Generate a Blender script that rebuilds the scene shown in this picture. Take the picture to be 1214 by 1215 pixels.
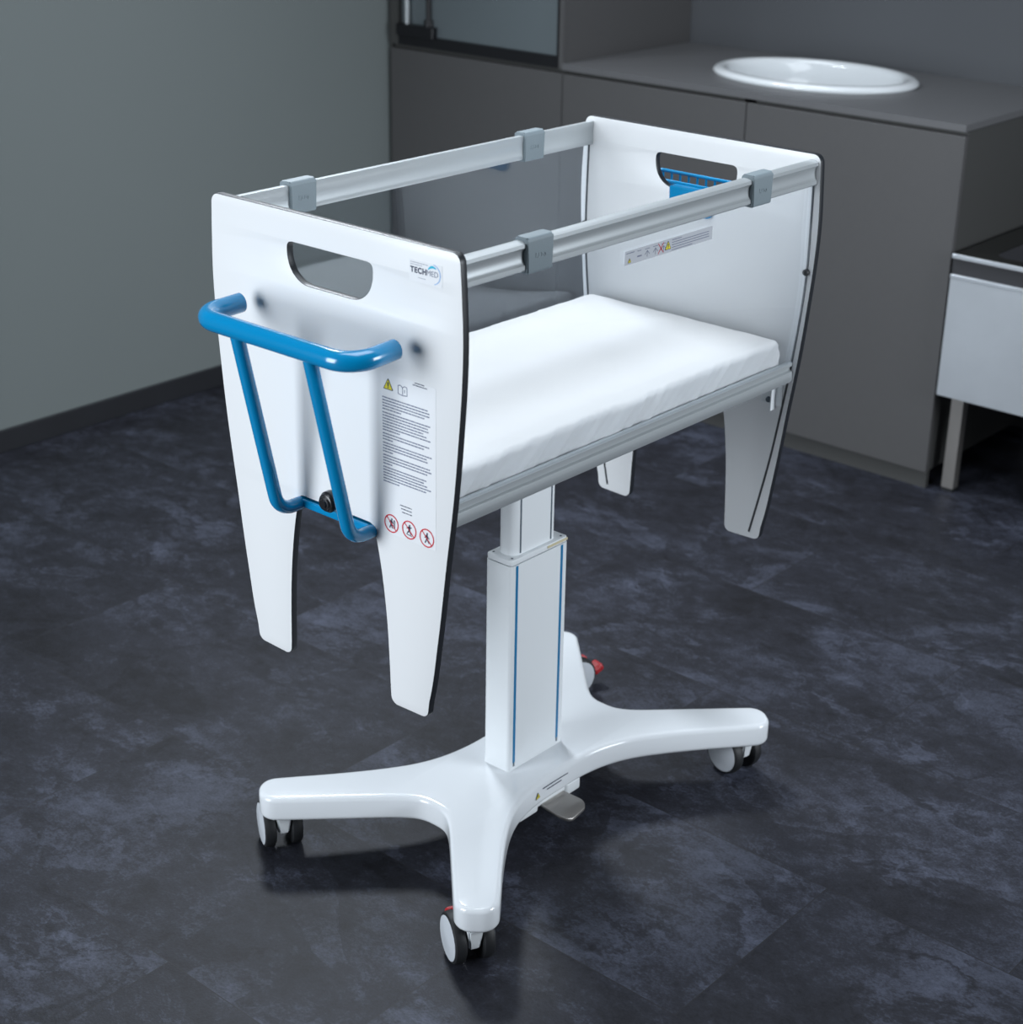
import bpy, bmesh, math, random
from mathutils import Vector, Matrix, noise
random.seed(7)
SC = bpy.context.scene
COL = SC.collection
for o in list(bpy.data.objects): bpy.data.objects.remove(o)

# ------------------------------------------------------------------ camera
FPX = 2032.54
yaw, pitch, roll = math.radians(40.8795), math.radians(23.5083), math.radians(0.96214)
d = Vector((math.cos(pitch)*math.cos(yaw), math.cos(pitch)*math.sin(yaw), -math.sin(pitch)))
r = d.cross(Vector((0, 0, 1))).normalized(); u = r.cross(d)
c_, s_ = math.cos(roll), math.sin(roll)
rr, uu = c_*r + s_*u, -s_*r + c_*u
cam_d = bpy.data.cameras.new('camera'); cam = bpy.data.objects.new('camera', cam_d); COL.objects.link(cam)
cam.matrix_world = Matrix(((rr.x, uu.x, -d.x, -2.10987), (rr.y, uu.y, -d.y, -1.78569), (rr.z, uu.z, -d.z, 1.81924), (0, 0, 0, 1)))
cam_d.sensor_fit = 'HORIZONTAL'; cam_d.sensor_width = 36; cam_d.lens = FPX/1214*36
cam_d.clip_start = 0.05; cam_d.clip_end = 50
cam_d.dof.use_dof = True; cam_d.dof.focus_distance = 2.75; cam_d.dof.aperture_fstop = 5.0
SC.camera = cam

# ------------------------------------------------------------------ world, lights, exposure
w = bpy.data.worlds.new('world'); SC.world = w; w.use_nodes = True
w.node_tree.nodes['Background'].inputs[0].default_value = (0.55, 0.68, 0.85, 1)
w.node_tree.nodes['Background'].inputs[1].default_value = 0.10
SC.view_settings.view_transform = 'Standard'; SC.view_settings.look = 'None'
SC.view_settings.exposure = 0.0; SC.view_settings.gamma = 1.0; SC.view_settings.use_curve_mapping = False

def area(name, loc, target, sx, sy, power, col=(0.86, 0.93, 1.0), spread=180):
    l = bpy.data.lights.new(name, 'AREA'); l.shape = 'RECTANGLE'; l.size = sx; l.size_y = sy
    l.energy = power; l.color = col; l.spread = math.radians(spread)
    o = bpy.data.objects.new(name, l); COL.objects.link(o); o.location = loc
    dr = Vector(target) - Vector(loc)
    o.rotation_euler = dr.to_track_quat('-Z', 'Y').to_euler()
    return o
area('ceiling_panel_rear', (0.95, 1.80, 2.72), (0.20, 0.0, 0.2), 0.42, 0.42, 26, spread=126)
area('ceiling_panel_overhead', (0.15, 0.0, 2.75), (0.15, 0.0, 0), 1.8, 1.2, 26, spread=150)
area('fill_cabinets', (2.0, 1.25, 2.75), (2.0, 1.25, 0), 0.6, 0.6, 7, spread=170)  # added fill to brighten worktop, wall corner and back wall; no known fixture
area('softbox_front', (-3.7, 1.0, 1.45), (0, 0, 0.75), 1.7, 2.2, 57, spread=110)
area('fill_side', (1.3, -3.5, 1.6), (0.5, 0, 0.7), 1.6, 1.5, 48, spread=115)  # added fill light for the faces turned to -y

# ------------------------------------------------------------------ materials
def mat(name, col, rough=0.5, metal=0.0, spec=0.5, bump=None, coat=0.0, vary=None):
    m = bpy.data.materials.new(name); m.use_nodes = True
    nt = m.node_tree; b = nt.nodes['Principled BSDF']
    b.inputs['Base Color'].default_value = (*col, 1); b.inputs['Roughness'].default_value = rough
    b.inputs['Metallic'].default_value = metal; b.inputs['Specular IOR Level'].default_value = spec
    b.inputs['Coat Weight'].default_value = coat
    tc = nt.nodes.new('ShaderNodeTexCoord')
    n = nt.nodes.new('ShaderNodeTexNoise'); n.inputs['Scale'].default_value = (vary or (30, 0))[0]; n.inputs['Detail'].default_value = 4
    nt.links.new(tc.outputs['Object'], n.inputs['Vector'])
    if vary:
        mx = nt.nodes.new('ShaderNodeMix'); mx.data_type = 'RGBA'
        k = vary[1]
        mx.inputs['A'].default_value = (*[c*(1-k) for c in col], 1); mx.inputs['B'].default_value = (*[min(1, c*(1+k)) for c in col], 1)
        nt.links.new(n.outputs['Fac'], mx.inputs['Factor']); nt.links.new(mx.outputs['Result'], b.inputs['Base Color'])
    if bump:
        n2 = nt.nodes.new('ShaderNodeTexNoise'); n2.inputs['Scale'].default_value = bump[0]; n2.inputs['Detail'].default_value = 3
        nt.links.new(tc.outputs['Object'], n2.inputs['Vector'])
        bp = nt.nodes.new('ShaderNodeBump'); bp.inputs['Strength'].default_value = bump[1]; bp.inputs['Distance'].default_value = 0.002
        nt.links.new(n2.outputs['Fac'], bp.inputs['Height']); nt.links.new(bp.outputs['Normal'], b.inputs['Normal'])
    return m
M = {}
M['laminate'] = mat('white_laminate', (0.82, 0.83, 0.84), 0.32, vary=(3, 0.01))
M['core'] = mat('black_laminate_core', (0.012, 0.014, 0.018), 0.42)
M['groove'] = mat('dark_groove', (0.02, 0.022, 0.028), 0.5)
M['powder'] = mat('white_powder_coat', (0.78, 0.81, 0.83), 0.38, vary=(2, 0.01))
M['gloss'] = mat('glossy_white_cover', (0.80, 0.83, 0.86), 0.16, coat=0.3, vary=(2, 0.01))
M['alu'] = mat('anodised_aluminium', (0.47, 0.50, 0.515), 0.36, metal=0.45, bump=(180, 0.03))
M['clip'] = mat('grey_plastic', (0.20, 0.245, 0.27), 0.5, bump=(400, 0.15))
M['blue'] = mat('blue_enamel', (0.001, 0.235, 0.50), 0.18, coat=0.5)
M['bluestrip'] = mat('blue_strip', (0.0, 0.17, 0.38), 0.45)
M['seam'] = mat('seam_grey', (0.10, 0.13, 0.16), 0.6)
M['rubber'] = mat('black_rubber', (0.012, 0.013, 0.015), 0.55)
M['knob'] = mat('black_knob_plastic', (0.01, 0.01, 0.012), 0.3)
M['wheel'] = mat('light_grey_wheel', (0.55, 0.58, 0.62), 0.45)
M['red'] = mat('red_plastic', (0.42, 0.015, 0.02), 0.4)
M['steel'] = mat('brushed_steel', (0.40, 0.38, 0.36), 0.36, metal=0.8, bump=(120, 0.05))
M['sheet'] = mat('white_cotton_sheet', (0.80, 0.785, 0.77), 0.85, spec=0.2, bump=(40, 0.12), vary=(8, 0.01))
M['brass'] = mat('yellowed_tape', (0.62, 0.55, 0.36), 0.5)
M['ink'] = mat('print_dark', (0.03, 0.04, 0.08), 0.6)
M['inkgrey'] = mat('print_grey', (0.16, 0.18, 0.26), 0.6)
M['inklight'] = mat('print_light_grey', (0.38, 0.40, 0.45), 0.6)
M['label'] = mat('white_label_film', (0.83, 0.84, 0.86), 0.3)
M['labelgrey'] = mat('pale_grey_label_film', (0.50, 0.52, 0.56), 0.4)
M['yellow'] = mat('warning_yellow', (0.75, 0.65, 0.03), 0.5)
M['signred'] = mat('sign_red', (0.60, 0.02, 0.04), 0.5)
M['cyan'] = mat('logo_cyan', (0.0, 0.45, 0.66), 0.5)
M['skyblue'] = mat('logo_blue', (0.20, 0.40, 0.72), 0.5)
M['cab'] = mat('grey_cabinet_laminate', (0.086, 0.084, 0.085), 0.5, vary=(60, 0.05), bump=(500, 0.05))
M['cabdark'] = mat('grey_cabinet_carcass', (0.060, 0.060, 0.058), 0.55, vary=(60, 0.05))
M['worktop'] = mat('grey_worktop', (0.125, 0.125, 0.13), 0.42, vary=(50, 0.06))
M['frame'] = mat('black_frame', (0.006, 0.006, 0.008), 0.4)
M['panelglass'] = mat('grey_steel_door', (0.17, 0.20, 0.215), 0.35, metal=0.3)
M['ceramic'] = mat('white_ceramic', (0.78, 0.81, 0.83), 0.08, coat=0.5)
M['stainless'] = mat('stainless_sheet', (0.72, 0.76, 0.80), 0.33, metal=0.75, bump=(4, 0.2), vary=(5, 0.12))
M['stainless_shade'] = mat('stainless_reveal_shade', (0.07, 0.07, 0.075), 0.4, metal=0.7)  # stainless in the reveal, its shade painted as a dark base colour
M['top_reflection'] = mat('steel_top_painted_reflection', (0.10, 0.10, 0.095), 0.22, metal=0.9)  # sink top steel; the dark surroundings it mirrors are put into its colour
M['steel_bowl_shade'] = mat('steel_bowl_shade', (0.16, 0.16, 0.175), 0.35, metal=0.8)  # bowl steel darkened in its base colour to stand for shade
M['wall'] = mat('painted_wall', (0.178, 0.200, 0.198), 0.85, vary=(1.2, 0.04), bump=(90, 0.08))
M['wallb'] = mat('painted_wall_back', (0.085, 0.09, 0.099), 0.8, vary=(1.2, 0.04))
M['ceil'] = mat('painted_ceiling', (0.25, 0.27, 0.28), 0.9, vary=(1.2, 0.04))
M['base'] = mat('dark_skirting', (0.010, 0.011, 0.015), 0.6, vary=(6, 0.3))

def acrylic():
    m = bpy.data.materials.new('clear_acrylic'); m.use_nodes = True; nt = m.node_tree; nt.nodes.clear()
    out = nt.nodes.new('ShaderNodeOutputMaterial'); mix = nt.nodes.new('ShaderNodeMixShader')
    tr = nt.nodes.new('ShaderNodeBsdfTransparent'); tr.inputs[0].default_value = (0.965, 0.975, 0.985, 1)
    gl = nt.nodes.new('ShaderNodeBsdfGlossy'); gl.inputs['Color'].default_value = (0.86, 0.93, 1.0, 1); gl.inputs['Roughness'].default_value = 0.015
    fr = nt.nodes.new('ShaderNodeFresnel'); g = nt.nodes.new('ShaderNodeNewGeometry')
    mp = nt.nodes.new('ShaderNodeMapRange'); mp.inputs['To Min'].default_value = 1.72; mp.inputs['To Max'].default_value = 1/1.72
    nt.links.new(g.outputs['Backfacing'], mp.inputs['Value']); nt.links.new(mp.outputs[0], fr.inputs['IOR'])
    nt.links.new(fr.outputs[0], mix.inputs[0]); nt.links.new(tr.outputs[0], mix.inputs[1]); nt.links.new(gl.outputs[0], mix.inputs[2])
    nt.links.new(mix.outputs[0], out.inputs[0]); return m
M['acrylic'] = acrylic()

def floor_mat():
    m = bpy.data.materials.new('slate_vinyl_tiles'); m.use_nodes = True; nt = m.node_tree
    b = nt.nodes['Principled BSDF']; N = nt.nodes.new; L = nt.links.new
    tc = N('ShaderNodeTexCoord'); sep = N('ShaderNodeSeparateXYZ'); L(tc.outputs['Object'], sep.inputs[0])
    def mth(op, a, bb=None, cc=None):
        n = N('ShaderNodeMath'); n.operation = op
        for i, v in enumerate((a, bb, cc)):
            if v is None: continue
            if isinstance(v, (int, float)): n.inputs[i].default_value = v
            else: L(v, n.inputs[i])
        return n.outputs[0]
    # courses run along y, each 0.457 deep in x; tiles 0.914 long, staggered
    row = mth('DIVIDE', mth('ADD', sep.outputs['X'], 0.7365), 0.457)
    ri = mth('FLOOR', row); rf = mth('SUBTRACT', row, ri)
    colv = mth('ADD', mth('DIVIDE', mth('SUBTRACT', sep.outputs['Y'], 0.70), 0.914), mth('MULTIPLY', ri, -0.618))
    ci = mth('FLOOR', colv); cf = mth('SUBTRACT', colv, ci)
    ex = mth('MULTIPLY', mth('MINIMUM', rf, mth('SUBTRACT', 1.0, rf)), 0.457)
    ey = mth('MULTIPLY', mth('MINIMUM', cf, mth('SUBTRACT', 1.0, cf)), 0.914)
    edge = mth('MINIMUM', ex, ey)
    seam = mth('LESS_THAN', edge, 0.0011)
    cid = N('ShaderNodeCombineXYZ'); L(ri, cid.inputs[0]); L(ci, cid.inputs[1])
    wn = N('ShaderNodeTexWhiteNoise'); wn.noise_dimensions = '3D'; L(cid.outputs[0], wn.inputs['Vector'])
    off = N('ShaderNodeVectorMath'); off.operation = 'SCALE'; L(wn.outputs['Color'], off.inputs[0]); off.inputs['Scale'].default_value = 40
    v = N('ShaderNodeVectorMath'); v.operation = 'ADD'; L(tc.outputs['Object'], v.inputs[0]); L(off.outputs[0], v.inputs[1])
    mpg = N('ShaderNodeMapping'); mpg.inputs['Scale'].default_value = (1.15, 0.8, 1); mpg.inputs['Rotation'].default_value = (0, 0, 0.35); L(v.outputs[0], mpg.inputs[0])
    V = mpg.outputs[0]
    def noi(scale, detail, rough, dist=0):
        n = N('ShaderNodeTexNoise'); n.inputs['Scale'].default_value = scale; n.inputs['Detail'].default_value = detail
        n.inputs['Roughness'].default_value = rough; n.inputs['Distortion'].default_value = dist; L(V, n.inputs['Vector']); return n.outputs['Fac']
    big = noi(2.1, 9, 0.60, 1.0); mid = noi(7.0, 9, 0.66, 0.6); fine = noi(38, 6, 0.70, 0.2); layer = noi(2.6, 12, 0.58, 0.45); layer2 = noi(5.5, 12, 0.62, 0.35); grain = noi(230, 3, 0.6)
    def ramp(inp, pts):
        rp = N('ShaderNodeValToRGB'); el = rp.color_ramp.elements
        while len(el) < len(pts): el.new(0.5)
        for e, (p, c) in zip(el, pts): e.position = p; e.color = (c, c, c, 1)
        L(inp, rp.inputs[0]); return rp.outputs[0]
    shelf = ramp(layer, [(0.0, 0.3), (0.44, 0.20), (0.448, 0.62), (0.54, 0.42), (0.60, 0.30), (0.606, 0.85), (0.70, 0.45), (1.0, 0.4)])
    shelf2 = ramp(layer2, [(0.0, 0.5), (0.57, 0.42), (0.576, 0.75), (0.66, 0.5), (1.0, 0.5)])
    cloud = ramp(big, [(0.32, 0.0), (0.68, 1.0)]); cloud2 = ramp(mid, [(0.33, 0.0), (0.67, 1.0)])
    vein = mth('MULTIPLY', mth('SUBTRACT', 1.0, mth('MINIMUM', 1.0, mth('MULTIPLY', mth('ABSOLUTE', mth('SUBTRACT', noi(3.1, 11, 0.62, 0.4), 0.47)), 55))), cloud)
    vein2 = mth('MULTIPLY', mth('SUBTRACT', 1.0, mth('MINIMUM', 1.0, mth('MULTIPLY', mth('ABSOLUTE', mth('SUBTRACT', noi(4.4, 11, 0.60, 0.3), 0.55)), 70))), cloud2)
    t = mth('ADD', mth('MULTIPLY', cloud, 0.38), mth('MULTIPLY', shelf, 0.30))
    t = mth('ADD', t, mth('SUBTRACT', mth('MULTIPLY', vein2, 0.20), mth('MULTIPLY', vein, 0.26)))
    t = mth('ADD', t, mth('MULTIPLY', cloud2, 0.22))
    t = mth('ADD', t, mth('MULTIPLY', mth('SUBTRACT', shelf2, 0.5), 0.28))
    t = mth('ADD', t, mth('MULTIPLY', mth('SUBTRACT', fine, 0.5), 0.60))
    t = mth('ADD', t, mth('MULTIPLY', mth('SUBTRACT', grain, 0.5), 0.55))
    t = mth('ADD', t, mth('MULTIPLY', mth('SUBTRACT', wn.outputs['Value'], 0.5), 0.10))
    cr = N('ShaderNodeValToRGB'); el = cr.color_ramp.elements
    el.new(0.5)
    for e, p, c in zip(el, (0.10, 0.42, 0.85), ((0.007, 0.0072, 0.0105, 1), (0.0198, 0.0212, 0.0300, 1), (0.074, 0.083, 0.118, 1))): e.position = p; e.color = c
    L(t, cr.inputs[0])
    mx = N('ShaderNodeMix'); mx.data_type = 'RGBA'; L(seam, mx.inputs['Factor']); L(cr.outputs[0], mx.inputs['A']); mx.inputs['B'].default_value = (0.018, 0.018, 0.022, 1)
    L(mx.outputs['Result'], b.inputs['Base Color'])
    b.inputs['Roughness'].default_value = 0.55; b.inputs['Specular IOR Level'].default_value = 0.35
    bp = N('ShaderNodeBump'); bp.inputs['Strength'].default_value = 0.35; bp.inputs['Distance'].default_value = 0.002; L(t, bp.inputs['Height']); L(bp.outputs[0], b.inputs['Normal'])
    return m
M['floor'] = floor_mat()

# ------------------------------------------------------------------ helpers
def link(name, me, m, parent=None, smooth=None, flat=None):
    o = bpy.data.objects.new(name, me); COL.objects.link(o)
    if m is not None:
        for mm in (m if isinstance(m, (list, tuple)) else [m]): me.materials.append(M[mm])
    if smooth is not None:
        big = None if flat is None else Vector(flat)
        me.polygons.foreach_set('use_smooth', [big is None or abs(p.normal.dot(big)) < 0.999 for p in me.polygons]); me.set_sharp_from_angle(angle=math.radians(smooth))
    else: me.polygons.foreach_set('use_smooth', [False]*len(me.polygons))
    if parent: o.parent = parent
    return o
def obj(name, bm, m, parent=None, smooth=None, flat=None):
    bmesh.ops.recalc_face_normals(bm, faces=bm.faces)
    me = bpy.data.meshes.new(name); bm.to_mesh(me); bm.free()
    return link(name, me, m, parent, smooth, flat)
def box(bm, x0, x1, y0, y1, z0, z1, bev=0, seg=2):
    r_ = bmesh.ops.create_cube(bm, size=1)
    vs = r_['verts']
    for v in vs:
        v.co = Vector((x0+(v.co.x+.5)*(x1-x0), y0+(v.co.y+.5)*(y1-y0), z0+(v.co.z+.5)*(z1-z0)))
    if bev:
        es = list({e for v in vs for e in v.link_edges})
        bmesh.ops.bevel(bm, geom=es, offset=bev, segments=seg, affect='EDGES', profile=0.5)
    return bm
def bx(x0, x1, y0, y1, z0, z1, bev=0, seg=2): return box(bmesh.new(), x0, x1, y0, y1, z0, z1, bev, seg)
def cyl(bm, p0, p1, r0, r1=None, n=32, cap=True):
    p0, p1 = Vector(p0), Vector(p1); ax = p1-p0
    r1 = r0 if r1 is None else r1
    mtx = Matrix.Translation((p0+p1)/2) @ ax.to_track_quat('Z', 'Y').to_matrix().to_4x4()
    bmesh.ops.create_cone(bm, cap_ends=cap, segments=n, radius1=r0, radius2=r1, depth=ax.length, matrix=mtx)
    return bm
def lathe(bm, prof, origin, axis, n=48):
    """prof: list of (radius, height along axis)"""
    ax = Vector(axis).normalized(); q = ax.to_track_quat('Z', 'Y').to_matrix(); o_ = Vector(origin)
    rings = []
    for (rad, h) in prof:
        if rad < 1e-6: rings.append([bm.verts.new(o_ + ax*h)])
        else: rings.append([bm.verts.new(o_ + q @ Vector((rad*math.cos(2*math.pi*i/n), rad*math.sin(2*math.pi*i/n), h))) for i in range(n)])
    for a, b in zip(rings, rings[1:]):
        for i in range(n):
            j = (i+1) % n
            if len(a) == 1 and len(b) == 1: continue
            if len(a) == 1: bm.faces.new((a[0], b[i], b[j]))
            elif len(b) == 1: bm.faces.new((a[i], a[j], b[0]))
            else: bm.faces.new((a[i], a[j], b[j], b[i]))
    return bm
def fillet(pts, rad=None, n=8, closed=True):
    """pts: list of tuples; last element of each may be a radius if rad is None"""
    P = [Vector(p[:-1]) if rad is None else Vector(p) for p in pts]
    R = [p[-1] for p in pts] if rad is None else [rad]*len(pts)
    out = []; N = len(P)
    for i in range(N):
        if not closed and i in (0, N-1): out.append(P[i]); continue
        a, b, c = P[i-1], P[i], P[(i+1) % N]
        if R[i] <= 0: out.append(b); continue
        u1, u2 = (a-b), (c-b); l1, l2 = u1.length, u2.length; u1.normalize(); u2.normalize()
        ang = u1.angle(u2); 
        if ang > math.pi-0.02: out.append(b); continue
        t = min(R[i]/math.tan(ang/2), l1*.499, l2*.499); rad_ = t*math.tan(ang/2)
        s, e = b+u1*t, b+u2*t
        cen = b + (u1+u2).normalized()*(rad_/math.sin(ang/2))
        v0, v1 = s-cen, e-cen; tot = v0.angle(v1)
        for k in range(n+1):
            f = k/n
            w_ = (v0*math.sin((1-f)*tot)+v1*math.sin(f*tot))/math.sin(tot) if tot > 1e-4 else v0.lerp(v1, f)
            out.append(cen+w_)
    return out
def crom(pts, n=6):
    """open Catmull-Rom through 2D/3D points"""
    P = [Vector(p) for p in pts]; P = [P[0]*2-P[1]] + P + [P[-1]*2-P[-2]]; out = []
    for i in range(1, len(P)-2):
        for k in range(n):
            t = k/n; a, b, c, e = P[i-1], P[i], P[i+1], P[i+2]
            out.append(0.5*((2*b)+(c-a)*t+(2*a-5*b+4*c-e)*t*t+(3*b-a-3*c+e)*t**3))
    out.append(P[-2]); return out
def tube(bm, path, rad, n=20, cap=True, dome=False):
    P = [Vector(p) for p in path]; T = []
    for i in range(len(P)):
        a = P[max(i-1, 0)]; b = P[min(i+1, len(P)-1)]; T.append((b-a).normalized())
    nrm = T[0].orthogonal().normalized(); rings = []
    for i, p in enumerate(P):
        if i: 
            nrm = (T[i-1].rotation_difference(T[i]) @ nrm); nrm = (nrm - T[i]*nrm.dot(T[i])).normalized()
        bi = T[i].cross(nrm)
        rings.append([bm.verts.new(p + rad*(math.cos(2*math.pi*k/n)*nrm+math.sin(2*math.pi*k/n)*bi)) for k in range(n)])
    for a, b in zip(rings, rings[1:]):
        for k in range(n): bm.faces.new((a[k], a[(k+1) % n], b[(k+1) % n], b[k]))
    if cap: bm.faces.new(rings[0][::-1]); bm.faces.new(rings[-1])
    return bm
def curve_mesh(loops, half, bev=0.0, bres=2):
    """flat loops [(u,v)...] (outer first, then holes) -> solid mesh, u,v in plane, w = thickness +-half"""
    cu = bpy.data.curves.new('tmp', 'CURVE'); cu.dimensions = '2D'; cu.fill_mode = 'BOTH'
    cu.extrude = max(half-bev, 1e-5); cu.bevel_depth = bev; cu.bevel_resolution = bres; cu.offset = -bev
    for lp in loops:
        sp = cu.splines.new('POLY'); sp.points.add(len(lp)-1)
        for pt, p in zip(sp.points, lp): pt.co = (p[0], p[1], 0, 1)
        sp.use_cyclic_u = True
    ob = bpy.data.objects.new('tmp', cu); COL.objects.link(ob)
    dg = bpy.context.evaluated_depsgraph_get(); dg.update()
    me = bpy.data.meshes.new_from_object(ob.evaluated_get(dg)); bpy.data.objects.remove(ob); bpy.data.curves.remove(cu)
    bm = bmesh.new(); bm.from_mesh(me); bpy.data.meshes.remove(me)
    bmesh.ops.remove_doubles(bm, verts=bm.verts, dist=1e-6)
    return bm
def text_mesh(s, size, half=0.0001, bold=0.0, space=1.0):
    cu = bpy.data.curves.new('tmp', 'FONT'); cu.body = s; cu.size = size; cu.extrude = half; cu.offset = bold; cu.space_character = space
    ob = bpy.data.objects.new('tmp', cu); COL.objects.link(ob)
    dg = bpy.context.evaluated_depsgraph_get(); dg.update()
    me = bpy.data.meshes.new_from_object(ob.evaluated_get(dg)); bpy.data.objects.remove(ob); bpy.data.curves.remove(cu)
    bm = bmesh.new(); bm.from_mesh(me); bpy.data.meshes.remove(me); return bm
def FX(x): return Matrix(((0, 0, -1, x), (-1, 0, 0, 0), (0, 1, 0, 0), (0, 0, 0, 1)))          # (u,v,w) -> faces -x, u = -y
def FY(y): return Matrix(((1, 0, 0, 0), (0, 0, -1, y), (0, 1, 0, 0), (0, 0, 0, 1)))           # (u,v,w) -> faces -y, u = x
def join(dst, src, mtx=None):
    if mtx is not None: src.transform(mtx)
    me = bpy.data.meshes.new('j'); src.to_mesh(me); src.free(); dst.from_mesh(me); bpy.data.meshes.remove(me); return dst
def prism(prof, axis, a0, a1):
    """closed 2D profile swept straight along x: prof (y,z); along y: prof (x,z)"""
    bm = bmesh.new()
    f = (lambda p, a: (a, p[0], p[1])) if axis == 'x' else (lambda p, a: (p[0], a, p[1]))
    A = [bm.verts.new(f(p, a0)) for p in prof]; B = [bm.verts.new(f(p, a1)) for p in prof]; n = len(prof)
    for i in range(n): bm.faces.new((A[i], A[(i+1) % n], B[(i+1) % n], B[i]))
    bm.faces.new(A[::-1]); bm.faces.new(B); return bm
def empty(name, loc, label, cat, group=None):
    o = bpy.data.objects.new(name, None); COL.objects.link(o); o.location = loc; o.empty_display_size = 0.1
    o['label'] = label; o['category'] = cat
    if group: o['group'] = group
    return o
def tag(o, label=None, cat=None, group=None):
    if label: o['label'] = label
    if cat: o['category'] = cat
    if group: o['group'] = group
    return o
def struct(name, bm, m, parent=None):
    o = obj(name, bm, m, parent)
    if parent is None: o['kind'] = 'structure'
    return o

# ------------------------------------------------------------------ room
XB, YL = 2.60, 2.30
struct('floor', bx(-4.6, XB+0.1, -4.2, YL+0.1, -0.05, 0), 'floor')
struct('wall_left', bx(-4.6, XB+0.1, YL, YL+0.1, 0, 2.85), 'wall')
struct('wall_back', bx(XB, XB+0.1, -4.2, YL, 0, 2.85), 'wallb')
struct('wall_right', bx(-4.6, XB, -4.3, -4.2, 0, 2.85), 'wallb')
struct('wall_front', bx(-4.7, -4.6, -4.2, YL, 0, 2.85), 'wall')
struct('ceiling', bx(-4.6, XB+0.1, -4.2, YL+0.1, 2.85, 2.95), 'ceil')
struct('baseboard_left', bx(-4.6, 1.95, YL-0.012, YL, 0, 0.065, 0.002), 'base')

# ------------------------------------------------------------------ cabinets along the back wall
XF = 1.95; YS = (2.285, 1.555, 0.890, 0.222); ZD0, ZD1, ZT = 0.052, 0.978, 1.004
def base_cabinet(ya, yb, label, endpanel=False):
    t = empty('base_cabinet', ((XF+XB)/2, (ya+yb)/2, 0), label, 'cabinet', 'grey base cabinets along the back wall')
    o = Vector(t.location)
    def loc(ob): ob.data.transform(Matrix.Translation(-o)); return ob
    b = bmesh.new(); box(b, XF+0.020, XB-0.002, yb+0.001, yb+0.019, 0.0525, 0.84 if yb == YS[2] else ZD1+0.006); box(b, XF+0.020, XB-0.002, ya-0.019, ya-0.001, 0.0525, 0.84 if ya == YS[2] else ZD1+0.006)
    box(b, XF+0.020, XB-0.002, yb+0.019, ya-0.019, 0.0525, 0.0705); box(b, XB-0.012, XB-0.002, yb+0.019, ya-0.019, 0.0705, ZD1+0.006); box(b, XF+0.020, XF+0.055, yb+0.019, ya-0.019, ZD1-0.035, ZD1+0.006)
    loc(obj('body', b, 'cabdark', t))
    loc(obj('door', bx(XF, XF+0.0185, yb+(0.0015 if not endpanel else 0.0), ya-0.0015, ZD0, ZD1-0.004, 0.001, 1), 'cab', t))
    loc(obj('plinth', bx(XF+0.016, XF+0.032, yb+0.004, ya-0.001, 0, 0.052), 'cabdark', t))
    return t
base_cabinet(YS[0], YS[1], 'grey floor cabinet in the corner under the black-framed unit')
base_cabinet(YS[1], YS[2], 'middle grey floor cabinet, directly behind the white crib')
base_cabinet(YS[2], YS[3], 'rightmost grey floor cabinet under the basin, next to the steel sink', True)
tag(obj('filler_strip', bx(XF+0.012, XF+0.03, YS[0]+0.001, YL-0.001, 0, 2.4), 'cabdark'), 'narrow dark filler strip between left wall and corner cabinet', 'filler strip')
BC = (2.285, 0.885)
def ell(a, b_, z, n=72): return [(BC[0]+b_*math.cos(2*math.pi*i/n), BC[1]+a*math.sin(2*math.pi*i/n), z) for i in range(n)]
wt = curve_mesh([[Vector(p) for p in ((XF-0.004, YS[3]-0.001), (XB-0.001, YS[3]-0.001), (XB-0.001, YS[1]-0.0005), (XF-0.004, YS[1]-0.0005))], [Vector(p[:2]) for p in ell(0.270, 0.198, 0)]], (ZT-ZD1-0.008)/2)
wt.transform(Matrix.Translation((0, 0, (ZT+ZD1+0.008)/2)))
wt = obj('worktop', wt, 'worktop'); tag(wt, 'grey worktop with a white oval basin set into it', 'worktop')
# tall unit on the corner cabinet
tu = empty('tall_cabinet', (2.27, 1.92, ZD1+0.008), 'tall grey unit in the corner with black frame around a grey door', 'cabinet')
def tloc(ob): ob.data.transform(Matrix.Translation(-Vector(tu.location))); return ob
zt0 = ZD1+0.008
b = bmesh.new(); box(b, XF+0.02, XB-0.002, YS[1]+0.0005, YS[1]+0.017, zt0, 2.4); box(b, XF+0.02, XB-0.002, YS[0]-0.018, YS[0], zt0, 2.4)
box(b, XF+0.02, XB-0.002, YS[1]+0.017, YS[0]-0.018, 2.382, 2.4); box(b, XF+0.35, XF+0.368, YS[1]+0.017, YS[0]-0.018, zt0+0.02, 2.382); box(b, XF+0.02, XB-0.002, YS[1]+0.017, YS[0]-0.018, zt0, zt0+0.018)
tloc(obj('body', b, 'cab', tu))
tloc(obj('edge_strip', bx(XF, XF+0.0195, YS[1]+0.0005, YS[1]+0.016, zt0+0.002, 2.4), 'cab', tu))
tloc(obj('edge_strip', bx(XF, XF+0.0195, YS[0]-0.036, YS[0], zt0+0.002, 2.4), 'cabdark', tu))
b = bmesh.new(); box(b, XF, XF+0.03, 1.5725, 2.2485, zt0+0.002, 1.022); box(b, XF, XF+0.03, 1.5725, 1.580, 1.022, 2.3)
fr = tloc(obj('frame', b, 'frame', tu)); 
tloc(obj('door', bx(XF+0.012, XF+0.028, 1.580, 2.1195, 1.022, 2.30, 0.001, 1), 'panelglass', tu))
tloc(obj('door', bx(XF+0.018, XF+0.034, 2.1265, 2.2485, 1.022, 2.30, 0.001, 1), 'panelglass', tu))
tloc(obj('hinge_block', bx(XF-0.012, XF+0.012, 2.085, 2.2485, 1.018, 1.055, 0.003), 'frame', tu))
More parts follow.
